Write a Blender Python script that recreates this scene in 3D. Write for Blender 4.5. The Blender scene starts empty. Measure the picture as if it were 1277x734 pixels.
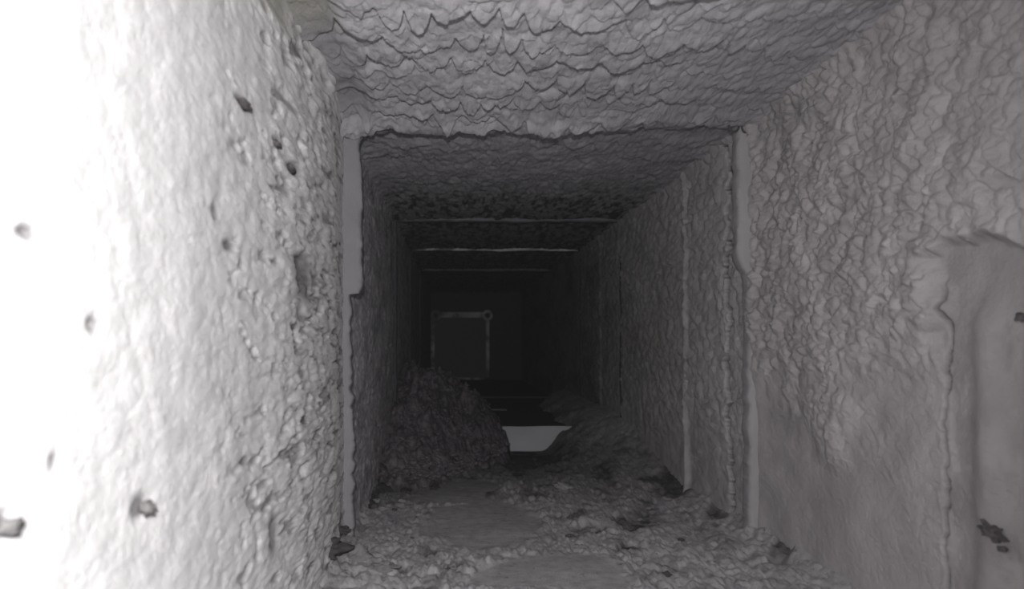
import bpy, bmesh, math, random
import numpy as np
from mathutils import Vector

random.seed(4)
RNG = np.random.RandomState(7)
scene = bpy.context.scene
C = scene.collection

# ------------------------------------------------------------------ camera
# x = right, y = into the duct, z = up, the lens is the origin (metres)
FPX, VX, VY = 1000.0, 568.0, 425.0
cam_d = bpy.data.cameras.new('camera')
cam = bpy.data.objects.new('camera', cam_d)
C.objects.link(cam)
cam.location = (0, 0, 0)
cam.rotation_euler = (math.pi / 2, 0, 0)
cam_d.sensor_width = 36.0
cam_d.lens = FPX / 1277 * 36.0
cam_d.shift_x = (638.5 - VX) / 1277
cam_d.shift_y = (VY - 367) / 1277
cam_d.clip_start = 0.01
cam_d.clip_end = 50
cam_d.dof.use_dof = True
cam_d.dof.focus_distance = 1.05
cam_d.dof.aperture_fstop = 9.0
scene.camera = cam

# ------------------------------------------------------------------ world, lamp, exposure
w = bpy.data.worlds.new('world')
scene.world = w
w.use_nodes = True
w.node_tree.nodes['Background'].inputs[0].default_value = (0.55, 0.57, 0.65, 1)
w.node_tree.nodes['Background'].inputs[1].default_value = 0.02
# fine dust haze in the duct air, added to lift the deep blacks
vol = w.node_tree.nodes.new('ShaderNodeVolumeScatter')
vol.inputs['Color'].default_value = (0.93, 0.94, 1.0, 1)
vol.inputs['Density'].default_value = 0.0042
vol.inputs['Anisotropy'].default_value = 0.0
w.node_tree.links.new(vol.outputs[0], w.node_tree.nodes['World Output'].inputs['Volume'])

ld = bpy.data.lights.new('inspection_lamp', 'SPOT')      # the lamp beside the lens
lamp = bpy.data.objects.new('inspection_lamp', ld)
C.objects.link(lamp)
lamp.location = (-0.004, -0.040, 0.055)
lamp.rotation_euler = (math.radians(90 - 5), 0, math.radians(15))
ld.energy = 22.5
ld.color = (1.0, 0.985, 0.985)
ld.spot_size = math.radians(116)
ld.spot_blend = 1.0
ld.shadow_soft_size = 0.004

vs = scene.view_settings
vs.view_transform = 'Standard'
vs.look = 'None'
vs.gamma = 1.0
vs.use_curve_mapping = False
vs.exposure = 0.0

# ------------------------------------------------------------------ materials
def mat(name):
    m = bpy.data.materials.new(name)
    m.use_nodes = True
    nt = m.node_tree
    return m, nt, nt.nodes['Principled BSDF']

def dust_material(name, base, dark, var=0.25, vscale=60, bump=0.0012, bscale=420, speck=0.0, blotch=0.0, sscale=170):
    m, nt, b = mat(name)
    N, L = nt.nodes, nt.links
    b.inputs['Roughness'].default_value = 1.0
    b.inputs['Specular IOR Level'].default_value = 0.08
    tc = N.new('ShaderNodeTexCoord')
    n1 = N.new('ShaderNodeTexNoise')
    n1.inputs['Scale'].default_value = vscale
    n1.inputs['Detail'].default_value = 6
    L.new(tc.outputs['Object'], n1.inputs['Vector'])
    r1 = N.new('ShaderNodeMapRange')
    r1.inputs[1].default_value = 0.3
    r1.inputs[2].default_value = 0.7
    L.new(n1.outputs['Fac'], r1.inputs[0])
    mx = N.new('ShaderNodeMix')
    mx.data_type = 'RGBA'
    mx.inputs[6].default_value = (base[0] * (1 - var), base[1] * (1 - var), base[2] * (1 - var), 1)
    mx.inputs[7].default_value = (*base, 1)
    L.new(r1.outputs[0], mx.inputs[0])
    out = mx.outputs[2]
    if blotch:
        n3 = N.new('ShaderNodeTexNoise')
        n3.inputs['Scale'].default_value = 9
        n3.inputs['Detail'].default_value = 3
        L.new(tc.outputs['Object'], n3.inputs['Vector'])
        r3 = N.new('ShaderNodeMapRange')
        r3.inputs[1].default_value = 0.52
        r3.inputs[2].default_value = 0.7
        r3.inputs[4].default_value = blotch
        L.new(n3.outputs['Fac'], r3.inputs[0])
        m3 = N.new('ShaderNodeMix')
        m3.data_type = 'RGBA'
        m3.inputs[7].default_value = (*[c * 0.62 for c in base], 1)
        L.new(r3.outputs[0], m3.inputs[0])
        L.new(out, m3.inputs[6])
        out = m3.outputs[2]
    if speck:
        n2 = N.new('ShaderNodeTexNoise')
        n2.inputs['Scale'].default_value = sscale
        n2.inputs['Detail'].default_value = 3
        L.new(tc.outputs['Object'], n2.inputs['Vector'])
        r2 = N.new('ShaderNodeMapRange')
        r2.inputs[1].default_value = 0.62 if sscale > 100 else 0.48
        r2.inputs[2].default_value = 0.72 if sscale > 100 else 0.60
        r2.inputs[4].default_value = speck
        L.new(n2.outputs['Fac'], r2.inputs[0])
        m2 = N.new('ShaderNodeMix')
        m2.data_type = 'RGBA'
        m2.inputs[7].default_value = (*dark, 1)
        L.new(r2.outputs[0], m2.inputs[0])
        L.new(out, m2.inputs[6])
        out = m2.outputs[2]
    # stains, painted pit and crack shade and darker zones, stored on the mesh
    for an, col in (('stain_shade', dark), ('olive', (0.30, 0.295, 0.25))):
        at = N.new('ShaderNodeAttribute')
        at.attribute_name = an
        ms = N.new('ShaderNodeMix')
        ms.data_type = 'RGBA'
        ms.inputs[7].default_value = (*col, 1)
        L.new(at.outputs['Fac'], ms.inputs[0])
        L.new(out, ms.inputs[6])
        out = ms.outputs[2]
    L.new(out, b.inputs['Base Color'])
    nb = N.new('ShaderNodeTexNoise')
    nb.inputs['Scale'].default_value = bscale
    nb.inputs['Detail'].default_value = 4
    nb.inputs['Roughness'].default_value = 0.65
    L.new(tc.outputs['Object'], nb.inputs['Vector'])
    bp = N.new('ShaderNodeBump')
    bp.inputs['Distance'].default_value = bump
    bp.inputs['Strength'].default_value = 1.0
    L.new(nb.outputs['Fac'], bp.inputs['Height'])
    L.new(bp.outputs['Normal'], b.inputs['Normal'])
    return m

def metal_material(name, col, rough, metallic, nscale=40, var=0.4):
    m, nt, b = mat(name)
    N, L = nt.nodes, nt.links
    b.inputs['Metallic'].default_value = metallic
    tc = N.new('ShaderNodeTexCoord')
    n1 = N.new('ShaderNodeTexNoise')
    n1.inputs['Scale'].default_value = nscale
    n1.inputs['Detail'].default_value = 6
    L.new(tc.outputs['Object'], n1.inputs['Vector'])
    mx = N.new('ShaderNodeMix')
    mx.data_type = 'RGBA'
    mx.inputs[6].default_value = (*[c * (1 - var) for c in col], 1)
    mx.inputs[7].default_value = (*col, 1)
    L.new(n1.outputs['Fac'], mx.inputs[0])
    L.new(mx.outputs[2], b.inputs['Base Color'])
    r = N.new('ShaderNodeMapRange')
    r.inputs[3].default_value = rough - 0.1
    r.inputs[4].default_value = min(1, rough + 0.12)
    L.new(n1.outputs['Fac'], r.inputs[0])
    L.new(r.outputs[0], b.inputs['Roughness'])
    return m

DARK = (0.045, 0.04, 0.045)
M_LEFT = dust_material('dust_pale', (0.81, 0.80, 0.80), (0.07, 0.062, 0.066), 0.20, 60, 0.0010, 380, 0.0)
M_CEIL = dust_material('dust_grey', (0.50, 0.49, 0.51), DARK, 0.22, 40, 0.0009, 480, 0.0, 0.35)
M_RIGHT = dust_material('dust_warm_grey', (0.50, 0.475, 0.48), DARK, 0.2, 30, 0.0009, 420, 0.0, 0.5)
M_BEYOND = dust_material('dust_grey_deep', (0.50, 0.485, 0.505), DARK, 0.35, 50, 0.0016, 330, 0.35, 0.5)
M_FLOOR = dust_material('dust_floor', (0.49, 0.475, 0.49), (0.06, 0.055, 0.06), 0.3, 70, 0.0014, 420, 0.5, 0.0)
M_PILE = dust_material('debris_dark', (0.21, 0.19, 0.205), (0.02, 0.018, 0.02), 0.6, 90, 0.003, 300, 0.6)
M_FLANGE = dust_material('dust_smooth', (0.245, 0.24, 0.25), DARK, 0.12, 25, 0.0003, 500, 0.0)
M_RFL = dust_material('dust_smooth_warm', (0.36, 0.35, 0.36), DARK, 0.12, 25, 0.0005, 500, 0.0)
M_PALEPIT = dust_material('pit_shade_pale', (0.17, 0.165, 0.165), (0.2, 0.2, 0.2), 0.3, 200, 0.001, 500)  # colour of the blobs standing for shaded pits nearest the lens
M_DIRT_PIT = dust_material('dirt_pit_crumb', (0.17, 0.155, 0.16), (0.02, 0.02, 0.02), 0.5, 200, 0.001, 500)
M_SHEET = metal_material('galvanised_sheet', (0.14, 0.14, 0.15), 0.6, 0.4)
M_DARKSHEET = metal_material('sooty_sheet', (0.08, 0.081, 0.09), 0.75, 0.1, 30, 0.5)
M_CLEAN = metal_material('bare_sheet', (0.80, 0.79, 0.84), 0.55, 0.15, 30, 0.15)
M_FRAME = dust_material('frame_metal', (0.90, 0.90, 0.93), (0.16, 0.16, 0.17), 0.5, 14, 0.001, 200, 0.9, 0, 11)
M_PANEL = metal_material('panel_metal', (0.17, 0.172, 0.185), 0.7, 0.2, 60, 0.35)

# ------------------------------------------------------------------ numpy noise
def _h(ix, iy, s):
    n = (ix.astype(np.int64) * 374761393 + iy.astype(np.int64) * 668265263 + s * 1442695041) & 0xffffffff
    n = ((n ^ (n >> 13)) * 1274126177) & 0xffffffff
    n = ((n ^ (n >> 16)) * 2246822519) & 0xffffffff
    return ((n ^ (n >> 15)) & 0xffffff) / float(0xffffff)

def vnoise(x, y, s=0):
    ix, iy = np.floor(x), np.floor(y)
    fx, fy = x - ix, y - iy
    ux, uy = fx * fx * fx * (fx * (fx * 6 - 15) + 10), fy * fy * fy * (fy * (fy * 6 - 15) + 10)
    a, b = _h(ix, iy, s), _h(ix + 1, iy, s)
    c, d = _h(ix, iy + 1, s), _h(ix + 1, iy + 1, s)
    return (a * (1 - ux) + b * ux) * (1 - uy) + (c * (1 - ux) + d * ux) * uy   # 0..1

def fbm(x, y, s=0, o=4, g=0.5):
    t, a, f, n = 0, 1, 1, 0
    for k in range(o):
        t = t + a * vnoise(x * f + 13.7 * k, y * f - 7.1 * k, s + k)
        n += a
        a *= g
        f *= 2.03
    return t / n

def lumps(x, y, s=0):
    """rounded grains with creases between them, each of its own height (0..1)"""
    ix, iy = np.floor(x), np.floor(y)
    best = np.full(x.shape, -9.0)
    for dx in (-1, 0, 1):
        for dy in (-1, 0, 1):
            cx, cy = ix + dx, iy + dy
            px = cx + _h(cx, cy, s + 11)
            py = cy + _h(cx, cy, s + 23)
            hh = 0.45 + 0.55 * _h(cx, cy, s + 37)
            r = 0.62 + 0.35 * _h(cx, cy, s + 51)
            d2 = (x - px) ** 2 + (y - py) ** 2
            best = np.maximum(best, hh * (1 - d2 / (r * r)))
    return np.clip(best, 0, 1)

def scallops(along, row, lam, wave, s=0, ragged=0.6, reach=1.9):
    """overlapping scale-like lips: thickness builds along 'row' and breaks off at a lobed edge"""
    warp = (fbm(along / (wave * 3), row / (lam * 4), s + 5, 3) - 0.5) * lam * 3.2
    rr = row + warp
    k0 = np.floor(rr / lam)
    best = np.zeros(rr.shape)
    for dk in range(-1, 4):
        k = k0 + dk
        ph = _h(k, k * 0 + 3, s) * 17
        u = along / wave + ph + (vnoise(along / wave * 0.6, k * 3.3, s + 8) - .5) * 1.4
        lobe = np.abs(np.sin(math.pi * u)) ** 0.7
        size = 0.35 + 0.65 * vnoise(u * 0.8, k * 5.1, s + 9)
        e = k * lam + ragged * lam * lobe * size + ragged * lam * 0.7 * (fbm(along / wave * 2.6, k * 9.1, s + 2, 3) - .5)
        t = rr - e
        amp = 0.55 + 0.45 * vnoise(along / wave * 0.5, k * 2.7, s + 4)
        p = np.where(t < 0, np.clip(1 + t / (reach * lam), 0, 1) ** 0.8, np.clip(1 - t / (0.07 * lam), 0, 1))
        best = np.maximum(best, amp * p)
    return best

def lips(along, row, lam, wave, s=0):
    """rows of hanging lobes with a clean broken far edge"""
    warp = (fbm(along / (wave * 4), row / (lam * 3), s + 5, 2) - 0.5) * lam * 1.5
    rr = row + warp
    k0 = np.floor(rr / lam)
    best = np.zeros(rr.shape)
    for dk in range(-1, 4):
        k = k0 + dk
        ph = _h(k, k * 0 + 3, s) * 17
        u = along / wave + ph + (vnoise(along / wave * 0.45, k * 3.3, s + 8) - .5) * 2.6
        cell = np.floor(u)
        size = 0.25 + 0.75 * _h(cell, k, s + 9)
        nxt = 0.25 + 0.75 * _h(cell + 1, k, s + 9)
        f = u - cell
        lobe = np.sin(math.pi * f) ** .6 * size
        e = k * lam + .70 * lam * lobe + (fbm(along / wave * 3.5, k * 9.1, s + 2, 3) - .5) * lam * .35
        e = e + (_h(k, k * 0 + 1, s + 6) - .5) * lam * .4
        t = rr - e
        amp = 0.45 + 0.55 * vnoise(along / wave * 0.4, k * 2.7, s + 4)
        p = np.where(t < 0, np.clip(1 + t / (1.25 * lam), 0, 1) ** 0.55, np.clip(1 - t / (0.06 * lam), 0, 1))
        best = np.maximum(best, amp * p * (.75 + .25 * np.sin(math.pi * f)))
    return best

def sstep(a, b, x):
    t = np.clip((x - a) / (b - a), 0, 1)
    return t * t * (3 - 2 * t)

def gauss(x, c, r):
    return np.exp(-((x - c) / r) ** 2)

def spx(X, Y):          # where a wall spot lies in the photograph, used to read positions off it
    return VX + FPX * X / Y

# ------------------------------------------------------------------ object helpers
def obj(name, me, m=None, parent=None):
    o = bpy.data.objects.new(name, me)
    C.objects.link(o)
    if m is not None:
        me.materials.clear()
        me.materials.append(m)
    if parent:
        o.parent = parent
    return o

def structure(o, label=None):
    o['kind'] = 'structure'
    if label:
        o['label'] = label
    return o

def tag(o, label, cat, group=None):
    o['label'] = label
    o['category'] = cat
    if group:
        o['group'] = group
    return o

def thing(name, loc, label, cat, group=None):
    o = bpy.data.objects.new(name, None)
    C.objects.link(o)
    o.location = loc
    o.empty_display_size = 0.02
    return tag(o, label, cat, group)

def grid_mesh(name, X, Y, Z, flip=False, stain_shade=None, olive=None, smooth=True):
    r, c = X.shape
    me = bpy.data.meshes.new(name)
    co = np.stack([X, Y, Z], -1).reshape(-1, 3).astype(np.float32)
    me.vertices.add(r * c)
    me.vertices.foreach_set('co', co.ravel())
    i = np.arange(r * c).reshape(r, c)
    q = np.stack([i[:-1, :-1], i[:-1, 1:], i[1:, 1:], i[1:, :-1]], -1).reshape(-1, 4)
    if flip:
        q = q[:, ::-1]
    n = len(q)
    me.loops.add(n * 4)
    me.polygons.add(n)
    me.loops.foreach_set('vertex_index', np.ascontiguousarray(q).ravel().astype(np.int32))
    me.polygons.foreach_set('loop_start', np.arange(0, n * 4, 4, dtype=np.int32))
    me.polygons.foreach_set('loop_total', np.full(n, 4, dtype=np.int32))
    me.polygons.foreach_set('use_smooth', np.full(n, smooth, dtype=bool))
    me.update(calc_edges=True)
    for an, v in (('stain_shade', stain_shade), ('olive', olive)):
        if v is not None:
            a = me.attributes.new(an, 'FLOAT', 'POINT')
            a.data.foreach_set('value', np.broadcast_to(v, X.shape).astype(np.float32).ravel())
    return me

def box_mesh(name, x0, x1, y0, y1, z0, z1, bev=0.0):
    bm = bmesh.new()
    bmesh.ops.create_cube(bm, size=1)
    for v in bm.verts:
        v.co = Vector((x0 + (v.co.x + .5) * (x1 - x0), y0 + (v.co.y + .5) * (y1 - y0), z0 + (v.co.z + .5) * (z1 - z0)))
    if bev:
        bmesh.ops.bevel(bm, geom=bm.edges[:], offset=bev, segments=2, affect='EDGES')
    me = bpy.data.meshes.new(name)
    bm.to_mesh(me)
    bm.free()
    return me

def depths(d0, d1, n):          # evenly spread as seen: dense near the lens
    return 1.0 / np.linspace(1.0 / d0, 1.0 / d1, n)

# ------------------------------------------------------------------ duct dimensions
XL, XR, ZT, ZF = -0.142, 0.381, 0.280, -0.268
J = (1.0, 1.80, 2.38, 3.05)      # depths of the section joints
END = 4.5
BACK = -0.55
STEP_D, STEP_Z = 2.0, -0.216     # the riser in the floor and the level behind it

wall_left = structure(obj('wall_left', box_mesh('wall_left', XL - .004, XL - .001, BACK, END, ZF - .004, ZT + .004), M_DARKSHEET))
wall_right = structure(obj('wall_right', box_mesh('wall_right', XR + .001, XR + .004, BACK, END, ZF - .004, ZT + .004), M_DARKSHEET))
ceiling = structure(obj('ceiling', box_mesh('ceiling', XL - .001, XR + .001, BACK, END, ZT + .001, ZT + .004), M_DARKSHEET))
floor = structure(obj('floor', box_mesh('floor', XL - .001, XR + .001, BACK, END, ZF - .004, ZF - .001), M_DARKSHEET))
wall_back = structure(obj('wall_back', box_mesh('wall_back', XL - .004, XR + .004, END, END + .004, ZF - .004, ZT + .004), M_DARKSHEET))

def edge_fillet(B, lo, hi, h, r):
    return h * (np.exp(-(B - lo) / r) + np.exp(-(hi - B) / r))

# ------------------------------------------------------------------ left wall dust, near section
def left_dust(d0, d1, nd, nz, near):
    D, Z = np.meshgrid(depths(d0, d1, nd) if d0 > 0 else np.linspace(d0, d1, nd), np.linspace(ZF, ZT, nz), indexing='ij')
    if near:
        U = np.log(D)
        near_ = sstep(.30, .75, D)
        wz, wu = (fbm(U / .10, Z / .02, 8, 3) - .5) * 1.3, (fbm(U / .10, Z / .02, 9, 3) - .5) * 1.3
        g = lumps(U / .046 + wu, Z / .0085 + wz, 1) * .0022 + lumps(U / .024 + wz, Z / .0042 + wu, 2) * .0008
        rub = sstep(.50, .75, D)
        big = lumps(U / .085 + wz, Z / .015 + wu, 3)
        H = .003 + g * (.22 + .60 * near_) + big * .0044 * (0.08 + 0.90 * rub)
        sc = scallops(Z, D, .045, .028, 91, .5)
        H += sc * .003 * rub
        H += (fbm(D / .08, Z / .08, 4, 3) - .5) * .004
        H += fbm(U / .012, Z / .0025, 5, 3) * (.0004 + .0006 * near_)
        H += lumps(U / .030 + wu * 1.5, Z / .0052 + wz * 1.5, 77) * .0018 * rub
        # pits and gouges where clumps dropped off
        pits = np.clip(fbm(U / .05, Z / .010, 61, 3) - .62, 0, 1) * 9 * sstep(.42, .62, D)
        pits = np.clip(pits, 0, 1)
        H -= pits * .0025
        sub = gauss(spx(XL, np.maximum(D, .05)), 400, 30)
        # smooth olive patch up in the ceiling corner
        ol = sstep(.70, .60, D) * sstep(.50, .56, D) * sstep(.235, .255, Z) * .8
        H = np.where(ol > 0, H * (1 - .5 * ol), H)
        H *= 1 - .55 * sstep(.86, .99, D)
        st = np.clip(pits * .5 + np.clip(fbm(U / .03, Z / .006, 62, 3) - .66, 0, 1) * 4 * rub, 0, .8)  # pits darkened with painted shade, plus random dark flecks
        hole = None
        for (px, py, rx, rz, dep) in LEFT_MARKS:
            dd = XL * FPX / (px - VX) * .965
            zz = (VY - py) / FPX * dd
            gq = np.exp(-((D - dd) / (rx * dd * dd / .14 / FPX)) ** 2 - ((Z - zz) / (rz * dd / FPX)) ** 2)
            H -= gq * dep
            st = np.maximum(st, np.clip(gq * 1.3, 0, .75))  # each mark is a pit with its shade painted in
    else:
        g = lumps(D / .012, Z / .010, 21) * .0035
        H = .003 + g + (fbm(D / .05, Z / .05, 22, 4) - .4) * .006
        st = np.clip(fbm(D / .05, Z / .03, 23, 4) - .5, 0, 1) * 1.2
        ol = None
    H += edge_fillet(Z, ZF, ZT, .014, .010)
    H = np.maximum(H, .0008)
    return grid_mesh('dust_layer', XL + H, D, Z, True, st, ol)

LEFT_MARKS = [(304, 130, 7, 5, .005), (345, 180, 5, 5, .005), (362, 211, 6, 6, .005), (40, 290, 14, 9, .003), (122, 404, 7, 10, .003),
              (11, 655, 12, 16, .005), (182, 632, 8, 13, .004), (74, 574, 6, 8, .002), (342, 665, 5, 22, .005), (309, 574, 4, 5, .004),
              (375, 350, 8, 22, .005), (273, 265, 4, 9, .003), (290, 306, 6, 6, .003), (375, 330, 9, 12, .006), (425, 660, 3, 22, .004)]
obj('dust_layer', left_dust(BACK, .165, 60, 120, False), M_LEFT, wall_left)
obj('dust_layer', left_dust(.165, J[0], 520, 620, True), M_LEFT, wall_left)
for a, b, n in ((J[0], J[1], 160), (J[1], J[2], 60), (J[2], END, 60)):
    obj('dust_layer', left_dust(a, b, n, 260 if a < 1.5 else 130, False), M_BEYOND, wall_left)

# ------------------------------------------------------------------ ceiling dust
def ceil_dust(d0, d1, nd, nx, near, s=30):
    D, X = np.meshgrid(depths(d0, d1, nd) if d0 > 0 else np.linspace(d0, d1, nd), np.linspace(XL, XR, nx), indexing='ij')
    ol = None
    if near:
        fine = sstep(.12, .30, X + (fbm(X * 20, D * 20, 45, 2) - .5) * .06)
        wx, wd = (fbm(X / .03, D / .05, s + 1, 3) - .5) * 1.4, (fbm(X / .03, D / .05, s + 2, 3) - .5) * 1.4
        sc = lips(X, D - X * .10, .062, .034, s)
        sc2 = lips(X, D - X * .10, .034, .020, s + 3)
        H = .003 + sc * .0185 * (1 - .85 * fine) + sc2 * (.0030 + .0015 * fine)
        H += lumps(X / .018 + wx, D / .040 + wd, s + 15) * .0032 * (1 - .6 * fine) + lumps(X / .008 + wd, D / .018 + wx, s + 5) * .0019 + (fbm(X / .06, D / .06, s + 6, 3) - .5) * .006
        H += fbm(X / .004, D / .008, s + 7, 2) * .0010
        # last lip before the joint, thick and broken
        D = D + (fbm(X / .028, D * 0 + 5, s + 18, 4) - .55) * .075 * sstep(.90, 1.0, D)
        lip = gauss(D, .985, .035) * (.35 + .65 * fbm(X / .03, D * 0 + 2, s + 8, 3))
        H += lip * .014 * (1 - .5 * fine)
        # smooth pockets in the left corner
        sm = sstep(-.085, -.115, X) * sstep(.99, .9, D)
        H = H * (1 - .6 * sm)
        ol = sm * sstep(.74, .62, D) * .8
        st = np.clip(fbm(X / .04, D / .02, s + 9, 4) - .62, 0, 1) * 1.6 * (1 - fine) + sm * .12
    else:
        sc = lips(X, D, .085, .040, s)
        H = .003 + sc * .0055 + lumps(X / .008, D / .022, s + 5) * .0028 + (fbm(X / .06, D / .08, s + 6, 4) - .4) * .006
        H *= sstep(J[0] - .02, J[0] + .12, D) * .6 + .4
        st = np.clip(fbm(X / .009, D / .035, s + 9, 4) - .42, 0, 1) * 3.0 * sstep(1.2, 1.7, D) + sstep(1.3, 1.8, D) * .35  # dark mottling, and an even darkening with depth
    H += edge_fillet(X, XL, XR, .016, .012)
    H = np.maximum(H, .0008)
    return grid_mesh('dust_layer', X, D, ZT - H, False, np.clip(st, 0, .95), ol)

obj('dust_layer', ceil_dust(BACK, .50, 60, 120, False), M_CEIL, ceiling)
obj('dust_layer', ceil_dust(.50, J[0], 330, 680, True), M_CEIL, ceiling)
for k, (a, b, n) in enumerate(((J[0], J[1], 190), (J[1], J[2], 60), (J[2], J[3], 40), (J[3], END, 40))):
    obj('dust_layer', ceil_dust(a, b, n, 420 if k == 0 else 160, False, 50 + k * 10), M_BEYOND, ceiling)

# ------------------------------------------------------------------ right wall dust
def right_dust(d0, d1, nd, nz, near, s=110):
    D, Z = np.meshgrid(depths(d0, d1, nd) if d0 > 0 else np.linspace(d0, d1, nd), np.linspace(ZF, ZT, nz), indexing='ij')
    ol = None
    if near:
        # bare lower zone: the dust stops at a step and thins out towards the floor
        edge = .070 + (fbm(D / .03, Z * 0, s + 1, 3) - .5) * .03
        low = sstep(-.01, -.17, Z - (D - .62) * .12 + (fbm(D / .08, Z / .08, s + 2, 3) - .5) * .14)
        plate = sstep(.640, .605, D + (fbm(Z / .03, Z * 0, s + 3, 3) - .5) * .03) * sstep(edge + .004, edge - .006, Z)
        flush = sstep(.86, .68, D + (fbm(D / .05, Z / .05, s + 31, 3) - .5) * .12) * sstep(.03, -.05, Z) * .85
        thin = np.maximum(np.maximum(low, plate), flush)
        w1, w2 = (fbm(D / .03, Z / .03, s + 4, 3) - .5) * 1.8, (fbm(D / .03, Z / .03, s + 5, 3) - .5) * 1.8
        big = fbm((D * .7 + Z * .7) / .030, (Z * .8 - D * .4) / .055, s + 6, 3)
        sc = scallops(Z - D * .45, D + Z * .35, .030, .020, s + 7, .8)
        mid = lumps(D / .019 + w1, Z / .0130 + w2, s + 8)
        small = lumps(D / .0110 + w2, Z / .0070 + w1, s + 9)
        rough = big * .0110 + sc * .0050 + mid * .0042 + small * .0022
        H = .0035 + rough * (1 - thin * .93) + (fbm(D / .10, Z / .10, s + 10, 3) - .4) * .007 * (1 - plate * .7)
        H += fbm(D / .005, Z / .004, s + 11, 2) * .0008
        H -= plate * .001
        # long vertical crack beside the seam cover
        cr_d = .613 + (fbm(Z / .012, Z * 0, s + 12, 3) - .5) * .010
        cr = np.exp(-((D - cr_d) / .0016) ** 2) * sstep(.055, .02, Z)
        H -= cr * .010
        # rounded seam cover running from the step to the floor
        H += np.exp(-np.abs((D - .563 - (fbm(Z / .05, Z * 0, s + 13, 2) - .5) * .008) / .017) ** 2.0) * .0075 * sstep(.045, .01, Z)
        # rolled shoulder beside the joint frame
        H += gauss(D, .985, .02) * .004
        st = cr * .95 + plate * .16 + np.clip(fbm(D / .03, Z / .04, s + 14, 4) - .56, 0, 1) * 1.6 * plate * sstep(.575, .53, D)  # shade inside the crack painted dark; plate zone tinted darker
        st = st + np.clip(fbm(D / .05, Z / .05, s + 15, 3) - .58, 0, 1) * .8 * (1 - thin)
        ol = None
    else:
        sc = scallops(Z, D, .060, .050, s + 16, .6)
        sc2 = scallops(Z, D, .026, .030, s + 19, .8)
        low = sstep(-.08, -.20, Z)
        H = .003 + (sc * .0065 + sc2 * .0035 + lumps(D / .024, Z / .011, s + 17) * .0030) * (1 - .6 * low)
        H += (fbm(D / .1, Z / .08, s + 18, 3) - .5) * .004
        # two standing seams of the sheet under the dust
        H += (np.exp(-((D - 1.285) / .010) ** 2)) * .0055 * (.5 + .5 * fbm(Z / .04, Z * 0, s + 21, 2) + low * .4)
        H += (np.exp(-((D - 2.05) / .012) ** 2)) * .004
        # broken gap right behind the joint frame
        cr_d = J[0] + .085 + (fbm(Z / .016, Z * 0, s + 20, 4) - .5) * .040
        cr = np.exp(-((D - cr_d) / .004) ** 2)
        H -= cr * .009
        H += sstep(0, .004, D - cr_d) * sstep(.40, .03, D - cr_d) * .0030
        st = cr * .95 + np.clip(fbm(D / .2, Z / .06, s + 22, 4) - .45, 0, 1) * 1.4 * sstep(1.3, 1.9, D) + .35 * sstep(1.6, 2.5, D)  # shade in the gap painted dark; also mottled and darker with depth
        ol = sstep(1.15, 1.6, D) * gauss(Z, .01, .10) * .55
    H += edge_fillet(Z, ZF, ZT, .016, .012)
    H = np.maximum(H, .0006)
    return grid_mesh('dust_layer', XR - H, D, Z, False, np.clip(st, 0, .95), ol)

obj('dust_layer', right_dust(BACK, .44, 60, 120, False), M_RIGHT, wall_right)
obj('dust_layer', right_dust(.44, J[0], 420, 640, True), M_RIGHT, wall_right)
M_R2 = dust_material('dust_right_deep', (0.54, 0.52, 0.535), DARK, 0.3, 40, 0.0012, 380, 0.15, 0.4)
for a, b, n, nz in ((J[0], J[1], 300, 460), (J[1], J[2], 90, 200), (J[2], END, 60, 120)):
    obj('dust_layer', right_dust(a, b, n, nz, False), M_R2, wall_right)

# ------------------------------------------------------------------ floor dust
def on_floor(px, py, z=ZF + .008):
    d = -z * FPX / (py - VY)
    return (px - VX) / FPX * d, d

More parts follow.
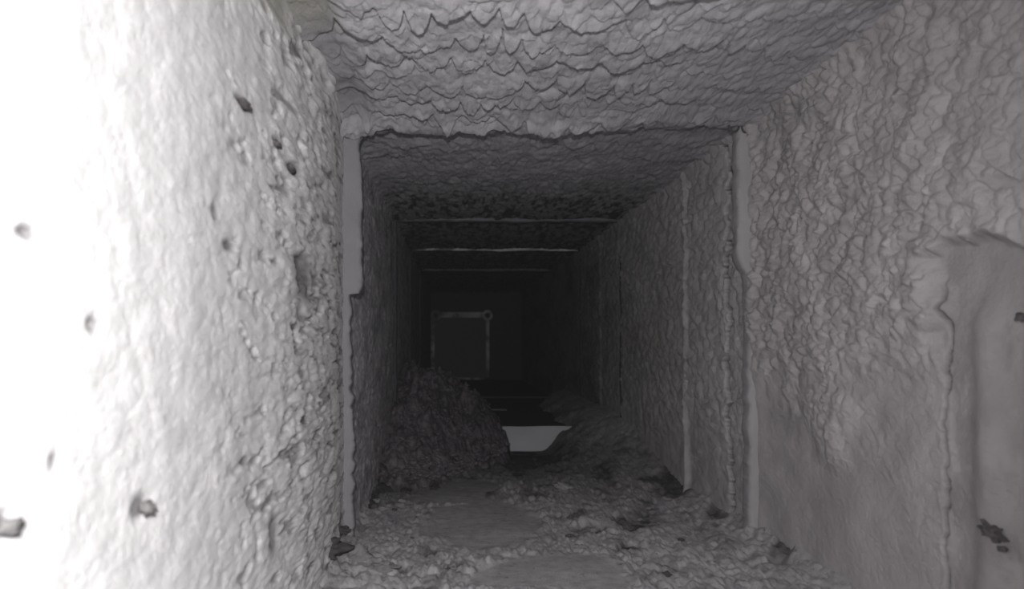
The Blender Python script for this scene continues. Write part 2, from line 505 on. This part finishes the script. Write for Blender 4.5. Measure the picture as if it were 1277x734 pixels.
SMOOTH = [(602, 658, 68, 34, -.15), (545, 612, 80, 10, 0), (690, 722, 110, 24, 0), (560, 625, 50, 8, 0)]
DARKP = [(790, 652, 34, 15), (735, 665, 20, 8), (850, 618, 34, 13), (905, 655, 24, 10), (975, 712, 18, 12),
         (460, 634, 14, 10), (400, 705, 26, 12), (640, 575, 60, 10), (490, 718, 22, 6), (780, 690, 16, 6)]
def floor_height(X, D):
    px, py = VX + FPX * X / D, VY - FPX * (ZF + .008) / D
    wob = (fbm(X / .05, D / .08, 201, 3) - .5)
    sm = 0
    for cx, cy, rx, ry, t in SMOOTH:
        q = ((px - cx - t * (py - cy)) / rx) ** 2 + ((py - cy) / ry) ** 2 + wob * 1.2
        sm = np.maximum(sm, sstep(1.25, .75, q))
    dk = 0
    for cx, cy, rx, ry in DARKP:
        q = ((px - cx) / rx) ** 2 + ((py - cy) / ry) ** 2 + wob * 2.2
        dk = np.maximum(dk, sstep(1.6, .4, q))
    w1, w2 = (fbm(X / .03, D / .06, 202, 3) - .5) * 2, (fbm(X / .03, D / .06, 211, 3) - .5) * 2
    grain = lumps(X / .012 + w1, D / .030 + w2, 203) * .0050 + lumps(X / .0065 + w2, D / .016 + w1, 204) * .0030 + fbm(X / .004, D / .010, 212, 2) * .0016
    clot = lumps(X / .035 + w2, D / .07 + w1, 205) * .010 * fbm(X / .1, D / .15, 206, 2)
    H = .004 + (grain + clot) * (1 - sm * .96) + fbm(X / .12, D / .2, 207, 3) * .010
    H += sm * .004 - dk * .006
    # drifts against the side walls
    H += .030 * np.exp(-(XR - X) / .030) + .016 * np.exp(-(X - XL) / .022)
    # drift in front of the riser, higher towards the right wall
    dr = sstep(1.30, 1.95, D) * sstep(.19, .37, X + (fbm(X / .05, D / .12, 209, 3) - .5) * .04)
    H = H * (1 - .4 * dr) + dr * .080
    bare = sstep(1.74, 1.90, D + (fbm(X / .03, D / .06, 210, 3) - .5) * .10) * sstep(.27, .20, X)
    bare = np.maximum(bare, sstep(STEP_D - .03, STEP_D, D) * sstep(.27, .20, X))
    H = H * (1 - bare * .95)
    st = dk * (.25 + .9 * fbm(X / .012, D / .03, 213, 3)) * .8 + np.clip(fbm(X / .03, D / .05, 208, 4) - .55, 0, 1) * 2.2 * (1 - sm)  # floor pits darkened with painted shade; random stains between
    st += sstep(1.15, 1.6, D) * .65 * (1 - dr) + sstep(-.02, -.13, X) * .25 * sstep(1.05, 1.3, D)  # darker with depth, and along the left before the pile
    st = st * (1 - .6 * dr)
    return H, np.clip(st, 0, .9), sm

def floor_dust(d0, d1, nd, nx):
    D, X = np.meshgrid(depths(d0, d1, nd) if d0 > 0 else np.linspace(d0, d1, nd), np.linspace(XL, XR, nx), indexing='ij')
    H, st, sm = floor_height(X, np.maximum(D, .3)) if d0 > 0 else (.012 + 0 * X, 0 * X, 0)
    return grid_mesh('dust_layer', X, D, ZF + np.maximum(H, .0008), True, st, None)
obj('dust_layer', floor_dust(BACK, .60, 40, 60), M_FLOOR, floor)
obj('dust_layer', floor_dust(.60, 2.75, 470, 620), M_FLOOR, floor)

# raised floor behind the riser, with cross lips
raised = obj('floor_panel', box_mesh('floor_panel', XL, XR, STEP_D + .012, END, ZF, STEP_Z), M_DARKSHEET, floor)
# bare riser: a sheet leaning back up to the raised level
D_, X_ = np.meshgrid(np.linspace(0, 1, 24), np.linspace(XL + .002, XR - .002, 200), indexing='ij')
Yr = STEP_D - .055 + D_ * .065
Zr = ZF + .001 + (STEP_Z - ZF + .0015) * D_ + (fbm(X_ / .08, D_ * 2, 300, 2) - .5) * .003
obj('riser_plate', grid_mesh('riser_plate', X_, Yr, Zr, True), M_CLEAN, floor)
obj('edge_strip', box_mesh('edge_strip', XL + .01, .16, 2.498, 2.512, STEP_Z, STEP_Z + .004, .001), M_SHEET, floor)
obj('edge_strip', box_mesh('edge_strip', XL + .01, XR - .01, J[3] - .008, J[3] + .008, STEP_Z, STEP_Z + .006, .001), M_DARKSHEET, floor)

# ------------------------------------------------------------------ joint frames (trim)
trim_n = [0]
def trim_name():
    trim_n[0] += 1
    return 'trim_%d' % trim_n[0]

def ridge(axis, base, sign, lo, hi, d, depth, prof, m, label, n=260, s=0):
    """rounded bar on a wall: profile(t along) gives how far it stands out; sits around depth d"""
    t = np.linspace(lo, hi, n)
    a = np.linspace(0, 1, 26)
    A, T = np.meshgrid(a, t, indexing='ij')
    P = prof(T)
    # superellipse cross-section with a broad face towards the lens
    ang = A * math.pi
    off = np.abs(np.sin(ang)) ** .45 * P
    dd = d - depth / 2 * np.sign(np.cos(ang)) * np.abs(np.cos(ang)) ** .45
    dd = dd + (fbm(T / .02, A * 2, s, 2) - .5) * .002
    off = off * (1 + (fbm(T / .015, A * 3, s + 1, 3) - .5) * .10)
    if axis == 'x':
        X, Z = base + sign * off, T
    else:
        X, Z = T, base + sign * off
    o = obj(trim_name(), grid_mesh('trim', X, dd, Z, sign > 0), m)
    return structure(o, label)

def prof_left(z):       # wide between the ceiling corner and a broken notch, then a slim strip
    n = (fbm(z / .012, z * 0, 401, 3) - .5)
    upper = sstep(.265, .20, z) * .007 + .019
    body = np.where(z > .058, upper, .0155 - 0 * z) + n * np.where(z > .058, .0035, .007)
    notch = -.003 * sstep(.075, .055, z) * sstep(-.10, .0, z)
    return body + notch + .030 * np.exp(-(ZT - .014 - z) / .009) * (z > .2)
def prof_right(z):
    n = (fbm(z / .014, z * 0, 411, 3) - .5)
    return .020 + .013 * sstep(.075, .105, z) + n * .005
def prof_top(x):
    n = (fbm(x / .022, x * 0, 421, 4) - .5)
    return .014 + n * .016 + .010 * np.exp(-(x - XL - .015) / .014) - .010 * sstep(.22, .31, x)
ridge('x', XL, 1, ZF, ZT, J[0], .022, prof_left, M_FLANGE, 'smooth dust-coated joint frame on the left', 420, 400)
ridge('x', XR, -1, ZF, ZT, J[0], .030, prof_right, M_RFL, 'smooth dust-coated joint frame on the right', 420, 410)
ridge('z', ZT, -1, XL, XR, J[0] + .004, .02, prof_top, M_FLANGE, 'joint frame under the ceiling dust', 420, 420)
for k, d in enumerate(J[1:]):
    h = (.014, .013, .016)[k]
    m = M_SHEET if k != 1 else M_FRAME
    ridge('z', ZT, -1, XL, XR, d, .018, lambda x: h + (fbm(x / .05, x * 0, 430, 2) - .5) * .004, m, None, 120, 430 + k)
    ridge('x', XL, 1, ZF if d < STEP_D else STEP_Z, ZT, d, .018, lambda z: .011 + (fbm(z / .05, z * 0, 440, 2) - .5) * .003, M_DARKSHEET, None, 120, 440 + k)
    ridge('x', XR, -1, ZF if d < STEP_D else STEP_Z, ZT, d, .018, lambda z: .011 + (fbm(z / .05, z * 0, 450, 2) - .5) * .003, M_DARKSHEET, None, 120, 450 + k)

# ------------------------------------------------------------------ framed access panel on the far end
PX = lambda px: (px - VX) / FPX * (END - .03)
PZ = lambda py: (VY - py) / FPX * (END - .03)
hx0, hx1, hz0, hz1 = max(PX(525), XL + .001), PX(611), PZ(474), PZ(389)
ap = thing('access_panel', ((hx0 + hx1) / 2, END - .01, hz0), 'square grey metal access panel in a bolted frame closing the far end of the duct', 'panel')
off = Vector(ap.location)
def rel(me):
    for v in me.vertices:
        v.co -= off
    return me
bw = .030
obj('plate', rel(box_mesh('plate', hx0 + bw * .6, hx1 - bw * .6, END - .012, END - .002, hz0 + .01, hz1 - bw * .6, .001)), M_PANEL, ap)
def bar(x0, x1, z0, z1, tk):
    obj('frame_bar', rel(box_mesh('frame_bar', x0, x1, END - tk, END - .001, z0, z1, .003)), M_FRAME, ap)
bar(hx0 + bw * 1.1, hx1 - bw * 1.1, hz1 - bw, hz1, .028)
bar(hx0 + bw * 1.1, hx1 - bw * 1.1, hz0, hz0 + bw * .5, .024)
bar(hx0 + .003, hx0 + bw * .8, hz0 + bw * .5, hz1 - bw * 1.2, .026)
bar(hx1 - bw * .7, hx1 - .003, hz0 + bw * .5, hz1 - bw * 1.2, .026)
def corner(cx, cz):
    bm = bmesh.new()
    n = 20
    ro, ri = .030, .015
    vs_ = []
    for y in (END - .032, END - .012):
        for r in (ro, ri):
            vs_.append([bm.verts.new((cx + r * math.cos(2 * math.pi * k / n), y, cz + r * math.sin(2 * math.pi * k / n))) for k in range(n)])
    fo, fi, bo, bi = vs_
    for k in range(n):
        j = (k + 1) % n
        bm.faces.new((fo[k], fo[j], fi[j], fi[k]))
        bm.faces.new((fo[j], fo[k], bo[k], bo[j]))
        bm.faces.new((fi[k], fi[j], bi[j], bi[k]))
    me = bpy.data.meshes.new('corner_piece')
    bm.to_mesh(me)
    bm.free()
    c = obj('corner_piece', rel(me), M_FRAME, ap)
    bb = bmesh.new()
    bmesh.ops.create_cone(bb, cap_ends=True, segments=6, radius1=.010, radius2=.009, depth=.012)
    for v in bb.verts:
        v.co = Vector((cx + v.co.x, END - .022 + v.co.z, cz + v.co.y))
    me = bpy.data.meshes.new('bolt')
    bb.to_mesh(me)
    bb.free()
    obj('bolt', rel(me), M_DARKSHEET, c)
corner(max(hx0 + .018, XL + .034), hz1 - .018)
corner(hx1 - .014, hz1 - .018)

# ------------------------------------------------------------------ dark debris pile in front of the riser
def pile_height(X, D):
    Xw = X + (fbm(X / .03, D / .10, 501, 3) - .5) * .035
    top = np.interp(Xw, [-.15, -.10, -.02, .04, .095, .115, .125, .2], [.15, .165, .150, .108, .058, .030, -.01, -.03])
    front = 1.78 - .34 * sstep(.10, -.12, Xw)
    h = top * sstep(front - .12, 2.02, D) * sstep(2.45, 2.1, D)
    h = h + .018 * sstep(front - .38, front, D) * sstep(.14, .06, X) * (fbm(X / .03, D / .06, 507, 3) * 2 - .35)
    return h * (.82 + .36 * fbm(X / .05, D / .10, 502, 4))
D_, X_ = np.meshgrid(depths(1.36, 2.40, 260), np.linspace(XL + .004, .20, 300), indexing='ij')
Hh = pile_height(X_, D_)
gr = lumps(X_ / .016, D_ / .030, 503) * .010 + lumps(X_ / .008, D_ / .014, 504) * .006 + fbm(X_ / .03, D_ / .05, 505, 4) * .022
Zp = ZF + Hh + gr * sstep(.004, .03, Hh) - .006 * sstep(.012, 0, Hh)
dp = obj('debris_pile', grid_mesh('debris_pile', X_, D_, Zp, True, np.clip(fbm(X_ / .02, D_ / .04, 506, 4) - .5, 0, 1) * 2), M_PILE)
tag(dp, 'dark heap of matted dust and debris against the left wall before the bright riser', 'debris')

def clump_mesh(name, seed, sub=3, rough=.35, flat=.7):
    bm = bmesh.new()
    bmesh.ops.create_icosphere(bm, subdivisions=sub, radius=1)
    from mathutils import noise
    o_ = Vector((seed * 7.3, seed * 3.1, seed))
    for v in bm.verts:
        p = v.co.copy()
        k = 1 + rough * noise.noise(p * 1.4 + o_) + rough * .6 * noise.noise(p * 3.2 + o_) + rough * .35 * noise.noise(p * 7 + o_)
        v.co = p * k
        v.co.z *= flat
    for f in bm.faces:
        f.smooth = True
    me = bpy.data.meshes.new(name)
    bm.to_mesh(me)
    bm.free()
    return me

# crumbs bristling all over the pile: uncountable, one part
bm = bmesh.new()
src = [clump_mesh('tmp', 60 + k, 1, .6, .8) for k in range(4)]
for i in range(1900):
    x = random.uniform(XL + .015, .12)
    d = 1.0 / random.uniform(1 / 2.3, 1 / 1.40)
    h = float(pile_height(np.array([x]), np.array([d]))[0])
    if h < .012:
        continue
    r = random.uniform(.0025, .0070)
    me = random.choice(src)
    a = random.uniform(0, 6.28)
    ca, sa = math.cos(a), math.sin(a)
    vsn = [bm.verts.new((x + r * (v.co.x * ca - v.co.y * sa), d + r * (v.co.x * sa + v.co.y * ca), ZF + h + .014 + r * v.co.z)) for v in me.vertices]
    for p in me.polygons:
        bm.faces.new([vsn[j] for j in p.vertices])
me = bpy.data.meshes.new('crumbs')
bm.to_mesh(me)
bm.free()
cr = obj('crumbs', me, M_PILE, dp)
cr['kind'] = 'stuff'

# ------------------------------------------------------------------ loose dust clumps on the floor
def floor_z(x, d):
    H, _, _ = floor_height(np.array([[x]]), np.array([[d]]))
    return ZF + max(float(H[0, 0]), .0008)

protos = [clump_mesh('dust_clump', k, 4, .75, .50) for k in range(6)]
for p in protos:
    p.materials.append(M_FLOOR)
darkp = [clump_mesh('dust_clump', 20 + k, 4, .7, .5) for k in range(3)]
for p in darkp:
    p.materials.append(M_DIRT_PIT)
def clump(px, py, r, label, group, dark=False, me=None):
    x, d = on_floor(px, py)
    me = me or random.choice(darkp if dark else protos)
    o = bpy.data.objects.new('dust_clump', me)
    C.objects.link(o)
    R = r / FPX * d
    o.location = (x, d, floor_z(x, d) + R * .25)
    o.scale = (R * random.uniform(.9, 1.4), R * random.uniform(.9, 1.3), R)
    o.rotation_euler = (random.uniform(-.2, .2), random.uniform(-.2, .2), random.uniform(0, 6.28))
    return tag(o, label, 'dust clump', group)
clump(442, 712, 16, 'largest pale grey dust clump at the foot of the left wall by the bottom edge', None)
clump(402, 724, 26, 'dark dust clump at the lower left corner of the duct floor', None, True)
clump(418, 694, 13, 'dark crumb of dirt tucked beside the foot of the left joint frame', None, True)
clump(480, 722, 11, 'flat light grey dust clump just right of the largest pale clump', None)
clump(456, 690, 9, 'small pale dust clump behind the largest pale clump at left', None)
clump(702, 618, 8, 'small pale round clump standing alone right of the round bare patch', None)
random.seed(11)
n = 0
while n < 60:
    px, py = random.uniform(470, 900), random.uniform(622, 728)
    if px > 900 or any(((px - a) / (rx + 8)) ** 2 + ((py - b) / (ry + 5)) ** 2 < 1 for a, b, rx, ry, _ in SMOOTH):
        continue
    clump(px, py, random.uniform(2.2, 5.0), 'small grey dust crumb lying loose in the rubble of the duct floor', 'loose dust crumbs on the duct floor', random.random() < .12)
    n += 1

# ------------------------------------------------------------------ dirt marks on the right wall, dark blobs for shaded pits on the left
def wall_speck(px, py, rx, rz, side, label, legs=0):
    inset = .0115 if side == 'right' else .006
    X = XR - inset if side == 'right' else XL + inset
    d = X * FPX / (px - VX)
    z = (VY - py) / FPX * d
    me = clump_mesh('dirt_pit_speck', px * .1, 3, .6, 1)
    sy = rx / FPX * d * d / abs(X)
    for v in me.vertices:
        v.co = Vector((v.co.x * .0034, v.co.y * sy, v.co.z * rz / FPX * d))
    if legs:
        bm = bmesh.new()
        bm.from_mesh(me)
        for k in range(legs):
            a = 2 * math.pi * k / legs + random.uniform(-.2, .2)
            L_ = random.uniform(1.2, 1.9)
            for q in range(6):
                t0, wd = (q + 1) / 6 * L_, (1 - q / 9) * .55
                mm = bmesh.ops.create_icosphere(bm, subdivisions=1, radius=1)
                for v in mm['verts']:
                    v.co = Vector((v.co.x * .0034, sy * (v.co.y * wd + t0 * math.cos(a)), rz / FPX * d * (v.co.z * wd + t0 * math.sin(a + q * .06))))
        bm.to_mesh(me)
        bm.free()
    o = obj('dirt_pit_speck', me, M_DIRT_PIT if side == 'right' or px > 250 else M_PALEPIT)  # right ones are dirt, left blobs stand for pit shade
    o.location = (X, d, z)
    return tag(o, label, 'dirt')
wall_speck(1237, 663, 9, 7, 'right', 'dark star-shaped dirt mark low on the bare part of the right wall', 6)
wall_speck(1250, 684, 4, 3, 'right', 'small dark dirt mark just below the star-shaped one on the right wall')
wall_speck(1273, 395, 5, 6, 'right', 'dark round dirt mark at the right wall below the dust step')
wall_speck(305, 130, 6, 4, 'left', 'dark oblong blob standing for a shaded pit high on the bright left wall')
wall_speck(345, 180, 3, 4, 'left', 'dark blob standing for a shaded pit on the left wall, below and right of the oblong one')
wall_speck(362, 211, 4, 4, 'left', 'dark blob standing for a shaded pit on the left wall nearest the joint frame, lowest of the upper three')
wall_speck(11, 655, 8, 10, 'left', 'blurred brown blob standing for a shaded pit low on the left wall, nearest the lens')
wall_speck(182, 632, 4, 8, 'left', 'blurred grey blob standing for a shaded pit low on the left wall, right of the brown one')

# ------------------------------------------------------------------ wire clip hanging in the ceiling corner above the right frame
clip = thing('wire_clip', (.349, .985, .250), 'dark twin-loop metal clip in the ceiling corner above the right joint frame', 'clip')
def loop_mesh(cx, cz, rx, rz, tilt):
    bm = bmesh.new()
    n, k = 20, 8
    rings = []
    for i in range(n):
        a = 2 * math.pi * i / n
        c = Vector((cx + rx * math.cos(a), 0, cz + rz * math.sin(a)))
        out_ = Vector((math.cos(a), 0, math.sin(a)))
        rings.append([bm.verts.new(c + (out_ * math.cos(2 * math.pi * j / k) + Vector((0, 1, 0)) * math.sin(2 * math.pi * j / k)) * .0014) for j in range(k)])
    for i in range(n):
        for j in range(k):
            a, b = rings[i], rings[(i + 1) % n]
            f = bm.faces.new((a[j], a[(j + 1) % k], b[(j + 1) % k], b[j]))
            f.smooth = True
    me = bpy.data.meshes.new('loop')
    bm.to_mesh(me)
    bm.free()
    return me
obj('loop', loop_mesh(-.007, .014, .006, .007, 0), M_DARKSHEET, clip)
obj('loop', loop_mesh(.007, .015, .0045, .009, 0), M_DARKSHEET, clip)
